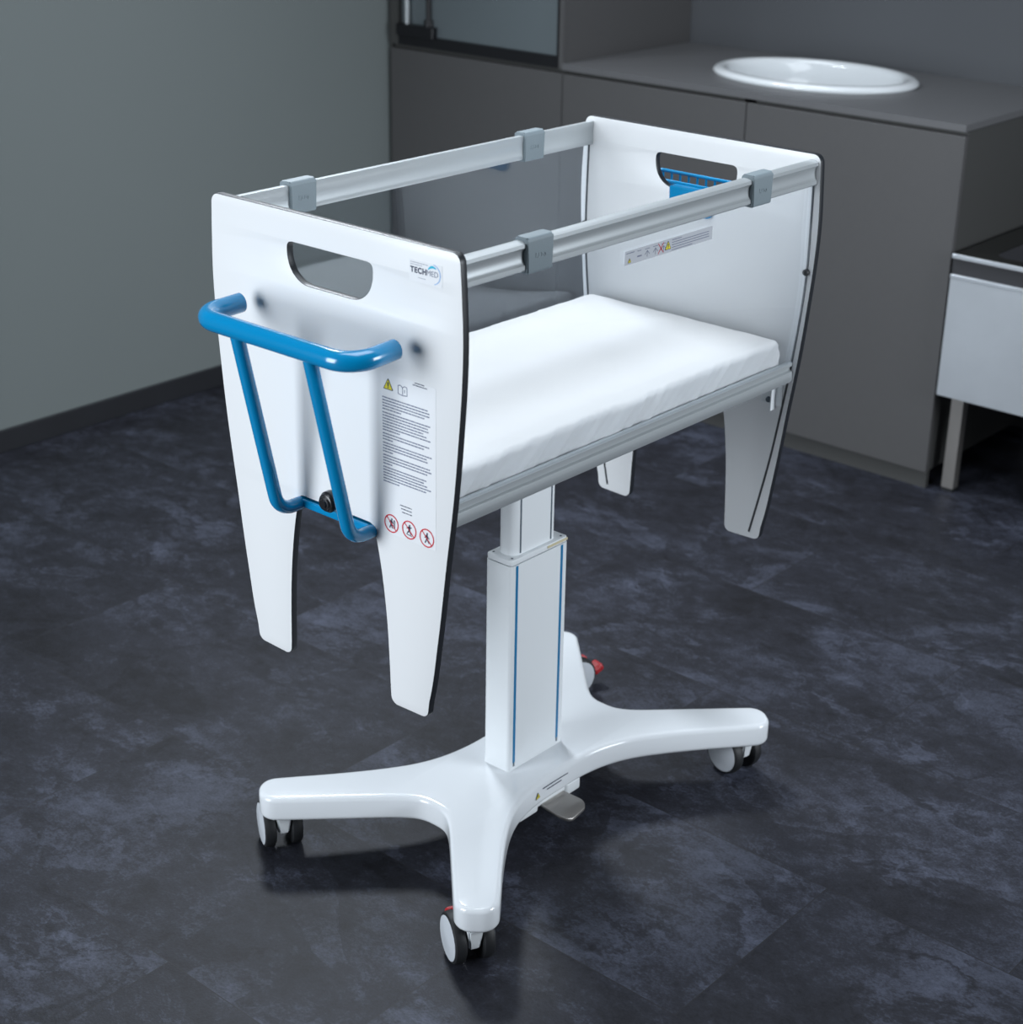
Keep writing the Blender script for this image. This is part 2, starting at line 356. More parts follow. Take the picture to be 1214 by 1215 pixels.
b = bmesh.new(); cyl(b, (XF+0.006, 2.117, 1.055), (XF+0.006, 2.117, 2.3), 0.009, n=16); cyl(b, (XF+0.006, 2.117, 1.055), (XF+0.006, 2.117, 1.075), 0.016, n=16)
tloc(obj('pole', b, 'frame', tu, 40))
tloc(tag(obj('pole', cyl(bmesh.new(), (XF+0.006, 2.213, 1.055), (XF+0.006, 2.213, 2.3), 0.0085, n=16), 'alu', tu, 40), 'bright metal pole'))

# ------------------------------------------------------------------ basin in the worktop
prof = [(0.312, 0.236, ZT+0.0005), (0.316, 0.240, ZT+0.006), (0.312, 0.237, ZT+0.014), (0.300, 0.226, ZT+0.019), (0.285, 0.212, ZT+0.0195), (0.272, 0.200, ZT+0.015), (0.265, 0.194, ZT+0.004),
        (0.258, 0.187, ZT-0.03), (0.235, 0.168, ZT-0.08), (0.18, 0.13, ZT-0.12), (0.10, 0.075, ZT-0.138), (0.024, 0.024, ZT-0.142)]
b = bmesh.new(); prev = None
for a_, b2, z_ in prof:
    ring = [b.verts.new(p) for p in ell(a_, b2, z_)]
    if prev:
        for i in range(len(ring)): b.faces.new((prev[i], prev[(i+1) % 72], ring[(i+1) % 72], ring[i]))
    prev = ring
b.faces.new(prev)
basin = obj('washbasin', b, 'ceramic', None, 60); tag(basin, 'white oval drop-in washbasin set in the grey worktop', 'washbasin')
dr = lathe(bmesh.new(), [(0, 0.004), (0.016, 0.004), (0.021, 0.001), (0.021, -0.001)], (BC[0], BC[1], ZT-0.142), (0, 0, 1), 24); obj('drain', dr, 'steel', basin, 40)
# ------------------------------------------------------------------ stainless sink table right of the cabinets
st = empty('utility_sink', (2.2, -0.3, 0), 'stainless steel utility sink on square legs at the right edge', 'sink')
def sl(ob): ob.data.transform(Matrix.Translation(-Vector(st.location))); return ob
sy0, sy1 = -0.80, 0.208
b = bmesh.new()
outer = [(1.93, sy0), (2.55, sy0), (2.55, sy1), (1.93, sy1)]
inner = fillet([(1.985, -0.62), (2.44, -0.62), (2.44, 0.125), (1.985, 0.125)], 0.05)
bb = curve_mesh([[Vector(p) for p in outer], inner], 0.0015); bb.transform(Matrix.Translation((0, 0, 0.6735))); join(b, bb)
sl(obj('front_lip_highlight', bx(1.925, 1.931, sy0, sy1, 0.6660, 0.6775, 0.001, 1), 'stainless', st)); sl(obj('apron_lip_highlight', bx(1.9265, 1.9305, sy0, sy1, 0.6130, 0.6225, 0.001, 1), 'stainless', st))  # thin bright bars standing in for highlights along the steel edges
box(b, 2.545, 2.55, sy0, sy1, 0.667, 0.72)
sl(obj('rim', b, 'top_reflection', st))
b = bmesh.new(); pr = None
for (sc, z_) in ((1.0, 0.672), (0.995, 0.655), (0.985, 0.50), (0.95, 0.475), (0.5, 0.468), (0.1, 0.466)):
    cx, cy = 2.2125, -0.2475
    ring = [b.verts.new((cx+(p.x-cx)*sc, cy+(p.y-cy)*sc, z_)) for p in inner]
    if pr:
        for i in range(len(ring)): b.faces.new((pr[i], pr[(i+1) % len(ring)], ring[(i+1) % len(ring)], ring[i]))
    pr = ring
b.faces.new(pr); sl(obj('bowl', b, 'steel_bowl_shade', st, 40))
sl(obj('reveal', bx(1.936, 1.95, sy0+0.002, sy1, 0.622, 0.668), 'stainless_shade', st))
b = bmesh.new(); box(b, 1.930, 1.952, sy0, sy1, 0.288, 0.622, 0.0015, 1)
sl(obj('front_apron', b, 'stainless', st))
sl(obj('side_panel', bx(1.953, 2.55, sy1-0.004, sy1, 0.288, 0.66), 'stainless', st)); sl(obj('side_panel', bx(1.953, 2.55, sy0, sy0+0.004, 0.288, 0.66), 'stainless', st))
for x_ in (1.985, 2.49):
    for y_ in (sy1-0.056, sy0+0.012):
        lg = sl(obj('leg', bx(x_, x_+0.030, y_, y_+0.036, 0.010, 0.30, 0.001, 1), 'steel', st))
        sl(obj('foot', bx(x_+0.001, x_+0.029, y_+0.001, y_+0.035, 0.0, 0.0105), 'rubber', lg))

# ------------------------------------------------------------------ the crib
crib = empty('baby_crib', (0, 0, 0), 'white height-adjustable baby crib with blue push handle on wheeled base', 'crib')
EDGE = [(1.174, 0.2620), (1.10, 0.2655), (1.03, 0.2638), (0.952, 0.2580), (0.88, 0.2515), (0.82, 0.2445), (0.74, 0.2335), (0.66, 0.2235), (0.60, 0.2150), (0.54, 0.2060), (0.49, 0.1950)]
INN = [(0.50, 0.1140), (0.55, 0.1120), (0.61, 0.1085), (0.665, 0.1025), (0.71, 0.0955), (0.745, 0.0880)]
half = [(y, z) for z, y in [(p[0], p[1]) for p in EDGE]]
e_s = [(p.y, p.x) for p in crom([(z, y) for z, y in EDGE], 4)]
i_s = [(p.y, p.x) for p in crom([(z, y) for z, y in INN], 3)]
pts = [(0.0, 1.2185, 0), (0.2590, 1.2185, 0.016)]
pts += [(y, z, 0) for y, z in e_s[:-1]]
pts += [(e_s[-1][0]-0.0005, 0.4745, 0.014), (0.1155, 0.4720, 0.022)]
pts += [(y, z, 0) for y, z in i_s] + [(0.0840, 0.7685, 0.014), (0.0, 0.7685, 0)]
right = fillet([(p[0], p[1], p[2]) for p in pts], None, 8)
PO = right + [Vector((-p.x, p.y)) for p in reversed(right) if p.x > 1e-6]
SLOT_H = [(0.0, 1.1730), (0.079, 1.1730), (0.0855, 1.1712), (0.0893, 1.1660), (0.0896, 1.155), (0.0880, 1.1450), (0.0835, 1.1335), (0.0755, 1.1240), (0.0650, 1.1170), (0.0530, 1.1132), (0.040, 1.1125), (0.0, 1.1125)]
sh = crom(SLOT_H[1:-1], 3)
sh = [Vector((0, 1.1730))] + sh + [Vector((0, 1.1125))]
SL = sh + [Vector((-p.x, p.y)) for p in reversed(sh) if p.x > 1e-6]
GRO = [(1.200, 0.2480), (1.11, 0.2500), (1.015, 0.2505), (0.93, 0.2452), (0.8234, 0.2330), (0.79, 0.2286), (0.66, 0.2085), (0.57, 0.1905), (0.486, 0.1720)]
gro_s = crom([(y, z) for z, y in GRO], 6)
def panel_mesh(x0, x1):
    bm = curve_mesh([PO, SL], (x1-x0)/2, 0.0008, 1)
    bm.transform(FX((x0+x1)/2))
    bmesh.ops.recalc_face_normals(bm, faces=bm.faces)
    for f in bm.faces: f.material_index = 0 if abs(f.normal.x) > 0.97 else 1
    return bm
def ribbon(path, wid, half_t, plane):
    """flat strip along 2D path"""
    L_, R_ = [], []
    for i, p in enumerate(path):
        a = path[max(i-1, 0)]; c = path[min(i+1, len(path)-1)]; t = (c-a).normalized(); n_ = Vector((-t.y, t.x))
        L_.append(p+n_*wid/2); R_.append(p-n_*wid/2)
    bm = curve_mesh([L_ + R_[::-1]], half_t); bm.transform(plane); return bm
NX0, NX1, FX0, FX1 = -0.460, -0.448, 0.448, 0.460
near = obj('end_panel', panel_mesh(NX0, NX1), ['laminate', 'core'], crib, 35, (1, 0, 0)); near['label'] = 'near end panel carrying the blue handle and printed labels'
far = obj('end_panel', panel_mesh(FX0, FX1), ['laminate', 'core'], crib, 35, (1, 0, 0)); far['label'] = 'far end panel with blue basket hooked in its slot'
for pn, xg in ((near, NX1+0.0002), (far, FX0-0.0002)):
    for s in (1, -1):
        path = [Vector((-s*p.x, p.y)) for p in gro_s]
        obj('guide_slot', ribbon(path, 0.0042, 0.0004, FX(xg)), 'groove', pn)
        yk = s*0.2500
        k = lathe(bmesh.new(), [(0, 0.007), (0.005, 0.007), (0.0062, 0.005), (0.0062, 0)], (xg, s*0.2505, 1.011), (1 if pn is near else -1, 0, 0), 16)
        obj('guide_pin', k, 'rubber', pn, 40)
# side rails, clips and acrylic sides
def rail_prof(s, yc, z0, z1):
    h = z1-z0
    P = [(-0.0085, 0.998), (0.001, 1.0), (0.0075, 0.93), (0.0080, 0.80), (0.0055, 0.755), (0.0035, 0.68), (0.0030, 0.5), (0.0040, 0.33), (0.0060, 0.24), (0.0078, 0.20), (0.0080, 0.06), (0.0055, 0.0), (-0.0075, 0.0), (-0.0085, 0.06),
         (-0.0085, 0.22), (-0.0078, 0.26), (-0.0078, 0.74), (-0.0085, 0.78)]
    return [(s*(yc+a), z0+b_*h) for a, b_ in P]
for s in (1, -1):
    rl = obj('side_rail', prism(rail_prof(s, 0.2475, 1.1655, 1.2085), 'x', NX1, FX0), 'alu', crib, 30)
    rl['label'] = 'right top rail' if s < 0 else 'left top rail'
    for xc in (-0.293, 0.272):
        c = bmesh.new(); w2 = 0.0275
        oy, iy = 0.2475+0.0125, 0.2475-0.0130
        prf = fillet([(s*iy, 1.1615, 0.003), (s*oy, 1.1605, 0.004), (s*oy, 1.2085, 0.006), (s*(oy-0.0015), 1.2140, 0.005), (s*(iy+0.002), 1.2145, 0.006), (s*iy, 1.208, 0.004)], None, 4)
        c = prism([(p.x, p.y) for p in prf], 'x', xc-w2, xc+w2)
        es = [e for e in c.edges if abs(e.verts[0].co.x-e.verts[1].co.x) < 1e-6]
        bmesh.ops.bevel(c, geom=es, offset=0.002, segments=2, affect='EDGES')
        cl = obj('rail_clip', c, 'clip', rl, 35)
        # small moulded mark
        g = bmesh.new()
        for (u0, v0, uw, vh) in ((-0.011, 0, 0.0025, 0.007), (-0.007, -0.001, 0.006, 0.0022), (-0.0045, 0.0015, 0.0022, 0.005), (0.001, 0, 0.0022, 0.006), (0.004, 0.001, 0.006, 0.0022), (0.008, -0.001, 0.0022, 0.006)):
            if s < 0: box(g, xc+u0, xc+u0+uw, -oy-0.0005, -oy+0.0004, 1.1835+v0, 1.1835+v0+vh)
            else: box(g, xc+u0, xc+u0+uw, iy-0.0005, iy+0.0004, 1.1835+v0, 1.1835+v0+vh)
        join_b = g; mk = obj('moulded_mark', join_b, 'clip', rl)
    # curved clear side
    t_ = 0.0018
    zz = [1.170-0.335*i/24 for i in range(25)]
    def gy(z):
        for a, b_ in zip(gro_s, gro_s[1:]):
            if b_.y <= z <= a.y: return a.x+(b_.x-a.x)*(z-a.y)/(b_.y-a.y)
        return 0.25
    prf = [(s*(gy(z)+t_), z) for z in zz] + [(s*(gy(z)-t_), z) for z in reversed(zz)]
    sp = obj('side_panel', prism(prf, 'x', NX1+0.001, FX0-0.001), 'acrylic', crib, 30); sp['label'] = 'clear acrylic side panel'
    if s < 0: clear_right = sp
# mattress frame with long rails
def bed_rail(s):
    P = [(-0.0070, 0.8405), (-0.0060, 0.8405), (-0.0058, 0.836), (-0.0040, 0.836), (-0.0038, 0.842), (0.002, 0.842), (0.0045, 0.839), (0.0045, 0.8345), (0.0005, 0.832), (0.0005, 0.8265), (0.0050, 0.824), (0.0058, 0.818), (0.0058, 0.808), (0.003, 0.803), (-0.0070, 0.802)]
    return [(s*(0.2330+a), z) for a, z in P]
fr = obj('mattress_frame', bx(NX1+0.004, FX0-0.004, -0.2262, 0.2262, 0.806, 0.822, 0.002, 1), 'powder', crib)
for s in (1, -1): obj('frame_rail', prism(bed_rail(s), 'x', NX1, FX0), 'alu', fr, 30)
b = bmesh.new(); box(b, -0.30, 0.30, -0.04, 0.04, 0.785, 0.8055, 0.002, 1); box(b, -0.10, 0.10, -0.09, 0.09, 0.788, 0.8055, 0.002, 1)
obj('cross_support', b, 'powder', fr)
for s in (1, -1):
    for xs in (NX1, FX0):
        sg = 1 if xs < 0 else -1
        br = bmesh.new(); box(br, min(xs, xs+sg*0.003), max(xs, xs+sg*0.003), min(s*0.178, s*0.222), max(s*0.178, s*0.222), 0.752, 0.8035, 0.001, 1)
        box(br, min(xs, xs+sg*0.016), max(xs, xs+sg*0.016), min(s*0.2055, s*0.2085), max(s*0.2055, s*0.2085), 0.744, 0.8035, 0.001, 1)
        o_ = obj('bracket', br, 'powder', fr)
        obj('bracket_screw', lathe(bmesh.new(), [(0, 0.0035), (0.005, 0.003), (0.006, 0.0)], (xs+sg*0.003, s*0.195, 0.7605), (sg, 0, 0), 16), 'seam', fr, 40)

# ---- printed labels on the near end panel (flat films, facing -x)
def sheet(parent, name, m, mesh_bm, x, label=None):
    mesh_bm.transform(FX(x)); o_ = obj(name, mesh_bm, m, parent)
    if label: o_['label'] = label
    return o_
def quad(u0, v0, u1, v1, h=0.0001, rad=0.0): 
    pts_ = [(u0, v0), (u1, v0), (u1, v1), (u0, v1)]
    return curve_mesh([fillet(pts_, rad, 4) if rad else [Vector(p) for p in pts_]], h)
def arc_band(cx, cy, r0, r1, a0, a1, n=28, taper=0.0):
    A, B = [], []
    for i in range(n+1):
        f = i/n; a = math.radians(a0+(a1-a0)*f); k = 1.0-taper*abs(2*f-1)**1.5
        mid, hw = (r0+r1)/2, (r1-r0)/2*k
        A.append(Vector((cx+(mid+hw)*math.cos(a), cy+(mid+hw)*math.sin(a)))); B.append(Vector((cx+(mid-hw)*math.cos(a), cy+(mid-hw)*math.sin(a))))
    return curve_mesh([A + B[::-1]], 0.0001)
XN = NX0
# logo sticker; u = -y
lg = sheet(near, 'logo_sticker', 'label', quad(0.1630, 1.1640, 0.2260, 1.1950, 0.00015, 0.001), XN-0.0002, 'white logo sticker reading TECHMED')
g = text_mesh('TECH', 0.0112, 0.0001, 0.00045, 1.14); g.transform(Matrix.Translation((0.1655, 1.1768, 0))); g.transform(Matrix.Identity(4)); sheet(near, 'logo_lettering', 'ink', g, XN-0.0005)
g = text_mesh('MED', 0.0112, 0.0001, 0.0, 1.0); g.transform(Matrix.Translation((0.1960, 1.1768, 0))); sheet(near, 'logo_lettering', 'inkgrey', g, XN-0.0005)
sheet(near, 'logo_swoosh', 'cyan', arc_band(0.2085, 1.1800, 0.0085, 0.0120, 55, 150, taper=0.6), XN-0.00045)
sheet(near, 'logo_swoosh', 'skyblue', arc_band(0.2085, 1.1800, 0.0130, 0.0146, -80, 85, taper=0.5), XN-0.0005)
def dashes(bm, u0, v0, width, hgt, seed):
    rnd = random.Random(seed); u_ = u0
    while u_ < u0+width-0.002:
        w_ = rnd.uniform(0.0022, 0.0075); w_ = min(w_, u0+width-u_)
        join(bm, quad(u_, v0, u_+w_, v0+hgt)); u_ += w_+0.0009
g = bmesh.new(); dashes(g, 0.1655, 1.1905, 0.034, 0.0011, 1); dashes(g, 0.1655, 1.1875, 0.022, 0.0010, 2); sheet(near, 'small_print', 'inklight', g, XN-0.0005)
g = bmesh.new(); dashes(g, 0.180, 1.1700, 0.017, 0.0010, 3); sheet(near, 'small_print', 'inklight', g, XN-0.0005)
# instruction film
sheet(near, 'instruction_sticker', 'label', quad(0.1035, 0.7640, 0.2130, 1.0160, 0.00012, 0.003), XN-0.00015, 'large printed instruction film')
g = bmesh.new(); rnd = random.Random(5)
paras = [5, 7, 3, 4, 4, 6]; v_ = 0.9775
for pi, nl in enumerate(paras):
    for li in range(nl):
        wdt = 0.100*rnd.uniform(0.84, 1.0) if li < nl-1 else 0.100*rnd.uniform(0.15, 0.4)
        dashes(g, 0.1060, v_, wdt, 0.0019, rnd.random()); v_ -= 0.00448
    v_ -= 0.0012
sheet(near, 'printed_text', 'inkgrey', g, XN-0.0004)
def tri(u, v, s_, parent, x, plane=FX):
    def poly(k, du=0, dv=0): return fillet([(u-s_*k, v-0.87*s_*k*0.667+dv), (u+s_*k, v-0.87*s_*k*0.667+dv), (u, v+0.87*s_*k*1.333+dv)], 0.0010*k, 3)
    a = curve_mesh([poly(1.0)], 0.0001); a.transform(plane(x)); o1 = obj('warning_triangle', a, 'ink', parent)
    a = curve_mesh([poly(0.80)], 0.0001); a.transform(plane(x-0.0002)); o2 = obj('warning_triangle', a, 'yellow', parent); o2['label'] = 'yellow field of the warning triangle'
    a = curve_mesh([[Vector((u-s_*.09, v-s_*.10)), Vector((u+s_*.09, v-s_*.10)), Vector((u+s_*.15, v+s_*.52)), Vector((u-s_*.15, v+s_*.52))]], 0.0001)
    join(a, curve_mesh([[Vector((u-s_*.1, v-s_*.36)), Vector((u+s_*.1, v-s_*.36)), Vector((u+s_*.1, v-s_*.18)), Vector((u-s_*.1, v-s_*.18))]], 0.0001))
    a.transform(plane(x-0.0004)); obj('exclamation_mark', a, 'ink', parent)
tri(0.1185, 0.9975, 0.0105, near, XN-0.0004)
# open book sign
def line(p, q, wd=0.0012): 
    p, q = Vector(p), Vector(q); t = (q-p).normalized(); n_ = Vector((-t.y, t.x))*wd/2; return curve_mesh([[p+n_, p-n_, q-n_, q+n_]], 0.0001)
g = bmesh.new(); bu, bv = 0.1475, 0.9970
for p, q in (((-.009, .006), (-.009, -.0065)), ((.009, .006), (.009, -.0065)), ((0, .0045), (0, -.0075)), ((-.009, .006), (-.0045, .0072)), ((-.0045, .0072), (0, .0045)), ((0, .0045), (.0045, .0072)), ((.0045, .0072), (.009, .006)),
             ((-.009, -.0065), (0, -.0075)), ((.009, -.0065), (0, -.0075)), ((.004, .002), (.004, -.003))):
    join(g, line((bu+p[0], bv+p[1]), (bu+q[0], bv+q[1])))
sheet(near, 'book_symbol', 'inkgrey', g, XN-0.0004)
g = bmesh.new(); dashes(g, 0.1720, 1.0175-0.0035, 0.020, 0.0014, 11); dashes(g, 0.1680, 1.0105, 0.028, 0.0014, 12)
sheet(near, 'printed_caption', 'ink', g, XN-0.0004); g = bmesh.new()
for k in range(3): dashes(g, 0.1400+0.002*k, 0.8160-0.0052*k, 0.024-0.002*k, 0.0014, 20+k)
sheet(near, 'printed_caption', 'ink', g, XN-0.0004)
# three prohibition signs
def figure(u, v, kind):
    g_ = bmesh.new()
    hd = curve_mesh([[Vector((u+0.0008+0.0016*math.cos(a*math.pi/6), v+0.0072+0.0016*math.sin(a*math.pi/6))) for a in range(12)]], 0.0001); join(g_, hd)
    L_ = {0: [((0, .0055), (-.001, -.001), .003), ((-.001, -.001), (-.004, -.0078), .0016), ((-.001, -.001), (.002, -.0075), .0016), ((0, .004), (.0035, .001), .0013), ((0, .004), (-.0045, .0015), .0013), ((.0045, .006), (.0045, -.0075), .001), ((.0045, .006), (.0070, .006), .001), ((.0070, .006), (.0070, -.0055), .001)],
          1: [((0, .0055), (0, -.001), .0032), ((0, -.001), (-.0045, -.0060), .0016), ((0, -.001), (.0040, -.0070), .0016), ((0, .004), (.0050, .0045), .0013), ((0, .004), (-.0055, .0020), .0013), ((-.006, -.0075), (.006, -.0090), .001)],
          2: [((0, .0055), (0, -.001), .0028), ((0, -.001), (-.0038, -.0082), .0016), ((0, -.001), (.0045, -.0075), .0016), ((0, .004), (.0048, -.0005), .0013), ((0, .004), (-.0045, -.0002), .0013)]}[kind]
    for p, q, wd in L_: join(g_, line((u+p[0], v+p[1]), (u+q[0], v+q[1]), wd*1.35))
    return g_
for k, (su, sv) in enumerate(((0.1215, 0.7810), (0.1585, 0.7815), (0.1945, 0.7795))):
    rg = sheet(near, 'prohibition_sign', 'signred', join(arc_band(su, sv, 0.0128, 0.0148, 0, 359.9, 48), line((su-0.0095, sv+0.0095), (su+0.0095, sv-0.0095), 0.0016)), XN-0.0006)
    f_ = figure(su, sv, k); f_.transform(FX(XN-0.0004)); obj('prohibition_figure', f_, 'ink', near)
# ---- sticker on the clear right side, facing -y
def onside(bm, y=-0.2520): bm.transform(FY(y)); return bm
m_lab = obj('warning_sticker', onside(quad(-0.086, 1.1270, 0.143, 1.1490, 0.00015, 0.001), -0.2524), 'labelgrey', clear_right); m_lab['label'] = 'pale strip sticker with warning text'
g = bmesh.new()
for k in range(5): dashes(g, 0.034 if k else 0.034, 1.1450-0.0040*k, (0.025 if k == 0 else 0.100 if k < 4 else 0.055), 0.0012, 40+k)
dashes(g, -0.083, 1.1445, 0.022, 0.0012, 50); dashes(g, -0.055, 1.1440, 0.012, 0.0012, 51); dashes(g, -0.055, 1.1350, 0.012, 0.0022, 52)
for k in range(3):
    u_ = -0.036+0.021*k
    for p, q in (((0, 0), (.006, .006)), ((.006, .006), (.012, 0)), ((.0, .009), (.012, .009)), ((.006, .006), (.006, -.004))): join(g, line((u_+p[0], 1.1350+p[1]), (u_+q[0], 1.1350+q[1]), 0.001))
obj('printed_text', onside(g, -0.2527), 'inkgrey', clear_right)
g = join(line((-0.002, 1.1300), (0.012, 1.1460), 0.0012), line((-0.002, 1.1460), (0.012, 1.1300), 0.0012)); obj('cross_out_mark', onside(g, -0.2529), 'signred', clear_right)
tri(0.0235, 1.1370, 0.0085, clear_right, -0.2528, FY); tri(-0.0745, 1.1325, 0.0045, clear_right, -0.2528, FY)

# ---- blue push handle
hx = -0.575; hz = 1.0665
ph = obj('push_handle', tube(bmesh.new(), fillet([(-0.492, 0.1640, 1.0700), (hx, 0.1660, 1.0665), (hx, -0.1660, 1.0665), (-0.492, -0.1640, 1.0700)], 0.044, 12, False), 0.0153, 28), 'blue', crib, 40)
ph['label'] = 'blue tubular push handle'
for s in (1, -1):
    pth = fillet([(hx+0.001, s*0.0775, 1.0600), (-0.5060, s*0.0800, 0.7560), (-0.4460, s*0.0790, 0.7560)], 0.034, 12, False)
    obj('upright', tube(bmesh.new(), pth, 0.0108, 20), 'blue', ph, 40)
b = bx(-0.4640, -0.436, -0.0780, 0.0780, 0.7510, 0.7650, 0.003); obj('mounting_bar', b, 'blue', ph)
kb = lathe(bmesh.new(), [(0, 0.031), (0.0065, 0.0308), (0.0078, 0.0285), (0.0105, 0.0280), (0.0116, 0.0250), (0.0138, 0.0242), (0.0150, 0.0205), (0.0168, 0.0190), (0.0172, 0.0100), (0.0160, 0.007), (0.009, 0.006), (0.009, 0.0)], (NX0, -0.003, 0.7865), (-1, 0, 0), 40)
obj('clamp_knob', kb, 'knob', ph, 35)

# ---- lifting column
def rrect(x0, x1, y0, y1, rad, n=6): return fillet([(x0, y0), (x1, y0), (x1, y1), (x0, y1)], rad, n)
def vprism(loop, z0, z1, bev=0.0):
    bm = curve_mesh([loop], (z1-z0)/2, bev, 2); bm.transform(Matrix.Translation((0, 0, (z0+z1)/2))); return bm
CX = -0.002
oc = obj('outer_column', vprism(rrect(CX-0.077, CX+0.077, -0.030, 0.030, 0.006), 0.1300, 0.5455), 'powder', crib, 35)
cp = vprism(rrect(CX-0.0765, CX+0.0765, -0.0295, 0.0295, 0.006), 0.5465, 0.5570, 0.0015); obj('cap', cp, 'powder', oc, 35)
obj('cap_gap', vprism(rrect(CX-0.074, CX+0.074, -0.0275, 0.0275, 0.005), 0.5450, 0.5470), 'seam', oc)
for xs in (-0.064, 0.058):
    for sy in (-1, 1):
        obj('stripe', bx(xs-0.0031, xs+0.0031, min(sy*0.0296, sy*0.0304), max(sy*0.0296, sy*0.0304), 0.146, 0.5440), 'bluestrip', oc)['label'] = 'blue vertical stripe'
        obj('stripe_end', bx(xs-0.0020, xs+0.0020, min(sy*0.0296, sy*0.0305), max(sy*0.0296, sy*0.0305), 0.138, 0.146), 'seam', oc)
for xs in (-0.068, 0.064):
    for ys in (-0.0215, 0.0215): obj('cap_screw', cyl(bmesh.new(), (xs, ys, 0.5565), (xs, ys, 0.5575), 0.0022, n=12), 'seam', oc)
obj('tape_strip', bx(0.018, 0.073, -0.0305, -0.0292, 0.5500, 0.5545), 'brass', oc)['label'] = 'yellowed tape strip on the cap edge'
ic = obj('inner_column', vprism(rrect(-0.064, 0.057, -0.0205, 0.0205, 0.019, 8), 0.5560, 0.7885), 'powder', crib, 35)
for xs in (-0.045, 0.037):
    obj('seam_slot', bx(xs-0.0017, xs+0.0017, -0.0211, -0.0202, 0.5600, 0.785), 'seam', ic); obj('seam_slot', bx(xs-0.0017, xs+0.0017, 0.0202, 0.0211, 0.5600, 0.785), 'seam', ic)

# ---- cross-shaped base
Q = [(0.0, 0.0935), (0.06, 0.0945), (0.12, 0.1045), (0.175, 0.1260), (0.235, 0.1640), (0.30, 0.2130), (0.345, 0.2500)]
Q2 = [(0.395, 0.1865), (0.350, 0.1415), (0.3250, 0.1165), (0.2900, 0.0815), (0.2665, 0.0560), (0.2525, 0.0360), (0.2465, 0.0180), (0.2455, 0.0)]
qa = crom(Q, 5); qb = crom(Q2, 5)
quad1 = [(p.x, p.y, 0) for p in qa] + [(0.3980, 0.2920, 0.033), (0.4450, 0.2370, 0.033)] + [(p.x, p.y, 0) for p in qb]
q1 = fillet(quad1, None, 12)
q1 = [p for p in q1 if p.x > -1e-6 and p.y > -1e-6]
cyc = q1 + [Vector((p.x, -p.y)) for p in reversed(q1) if p.y > 1e-5]
cyc = cyc + [Vector((-p.x, p.y)) for p in reversed(cyc) if p.x > 1e-5]
bm = curve_mesh([cyc], 0.0245, 0.010, 4); bm.transform(Matrix.Translation((0, 0, 0.1065)))
base = obj('base_cover', bm, 'gloss', crib, 40, (0, 0, 1)); base['label'] = 'glossy white cross-shaped base cover'
# pedal housing and pedal
hs = vprism(rrect(-0.115, 0.062, -0.0860, 0.086, 0.020), 0.0705, 0.0835, 0.003); join(hs, vprism(rrect(0.0160, 0.064, -0.0900, 0.06, 0.010), 0.0600, 0.0835, 0.003)); join(hs, vprism(rrect(-0.118, -0.054, -0.0880, 0.06, 0.012), 0.0640, 0.0835, 0.003)); obj('pedal_housing', hs, 'powder', crib, 35)
pd = curve_mesh([fillet([(-0.0495, -0.070, 0.001), (0.0120, -0.070, 0.001), (0.0225, -0.142, 0.018), (-0.0500, -0.150, 0.022)], None, 6)], 0.003, 0.001, 1)
for v in pd.verts:
    k = max(0, (-0.122-v.co.y)/0.03); v.co.z -= 0.008*k*k + max(0, -0.075-v.co.y)*0.12
pd.transform(Matrix.Translation((0, 0.001, 0.0725)))
ped = obj('foot_pedal', pd, 'steel', crib, 35); ped['label'] = 'bent metal foot pedal'
obj('pedal_arm', bx(-0.040, 0.005, -0.080, -0.04, 0.0620, 0.0705), 'steel', ped)
# base label, on the curved cover wall (around y = -0.095)
def onbase(bm):
    for v in bm.verts:
        x, zz_, w_ = v.co.x, v.co.y, v.co.z
        ax_ = abs(x); yb_ = 0.0935
        for (xa, ya), (xb_, yb2) in zip(Q, Q[1:]):
            if xa <= ax_ <= xb_: yb_ = 0
            if xa <= ax_ <= xb_: yb_ = ya+(yb2-ya)*(ax_-xa)/(xb_-xa); break
        v.co = Vector((x, -(yb_+0.0006+w_), zz_))
    return bm
g = bmesh.new(); dashes(g, -0.056, 0.1130, 0.072, 0.0020, 70); dashes(g, -0.044, 0.1060, 0.042, 0.0020, 71); obj('printed_text', onbase(g), 'ink', base)
def btri(u, v, s_):
    for k, m_, off in ((1.0, 'ink', 0.0), (0.8, 'yellow', 0.0002)):
        a = curve_mesh([[Vector((u-s_*k, v-.58*s_*k)), Vector((u+s_*k, v-.58*s_*k)), Vector((u, v+1.16*s_*k))]], 0.0001); a.transform(Matrix.Translation((0, 0, off)))
        obj('warning_triangle', onbase(a), m_, base)
    a = quad(u-s_*.1, v-s_*.3, u+s_*.1, v+s_*.5); a.transform(Matrix.Translation((0, 0, 0.0004))); obj('exclamation_mark', onbase(a), 'ink', base)
btri(-0.0720, 0.1055, 0.0075)

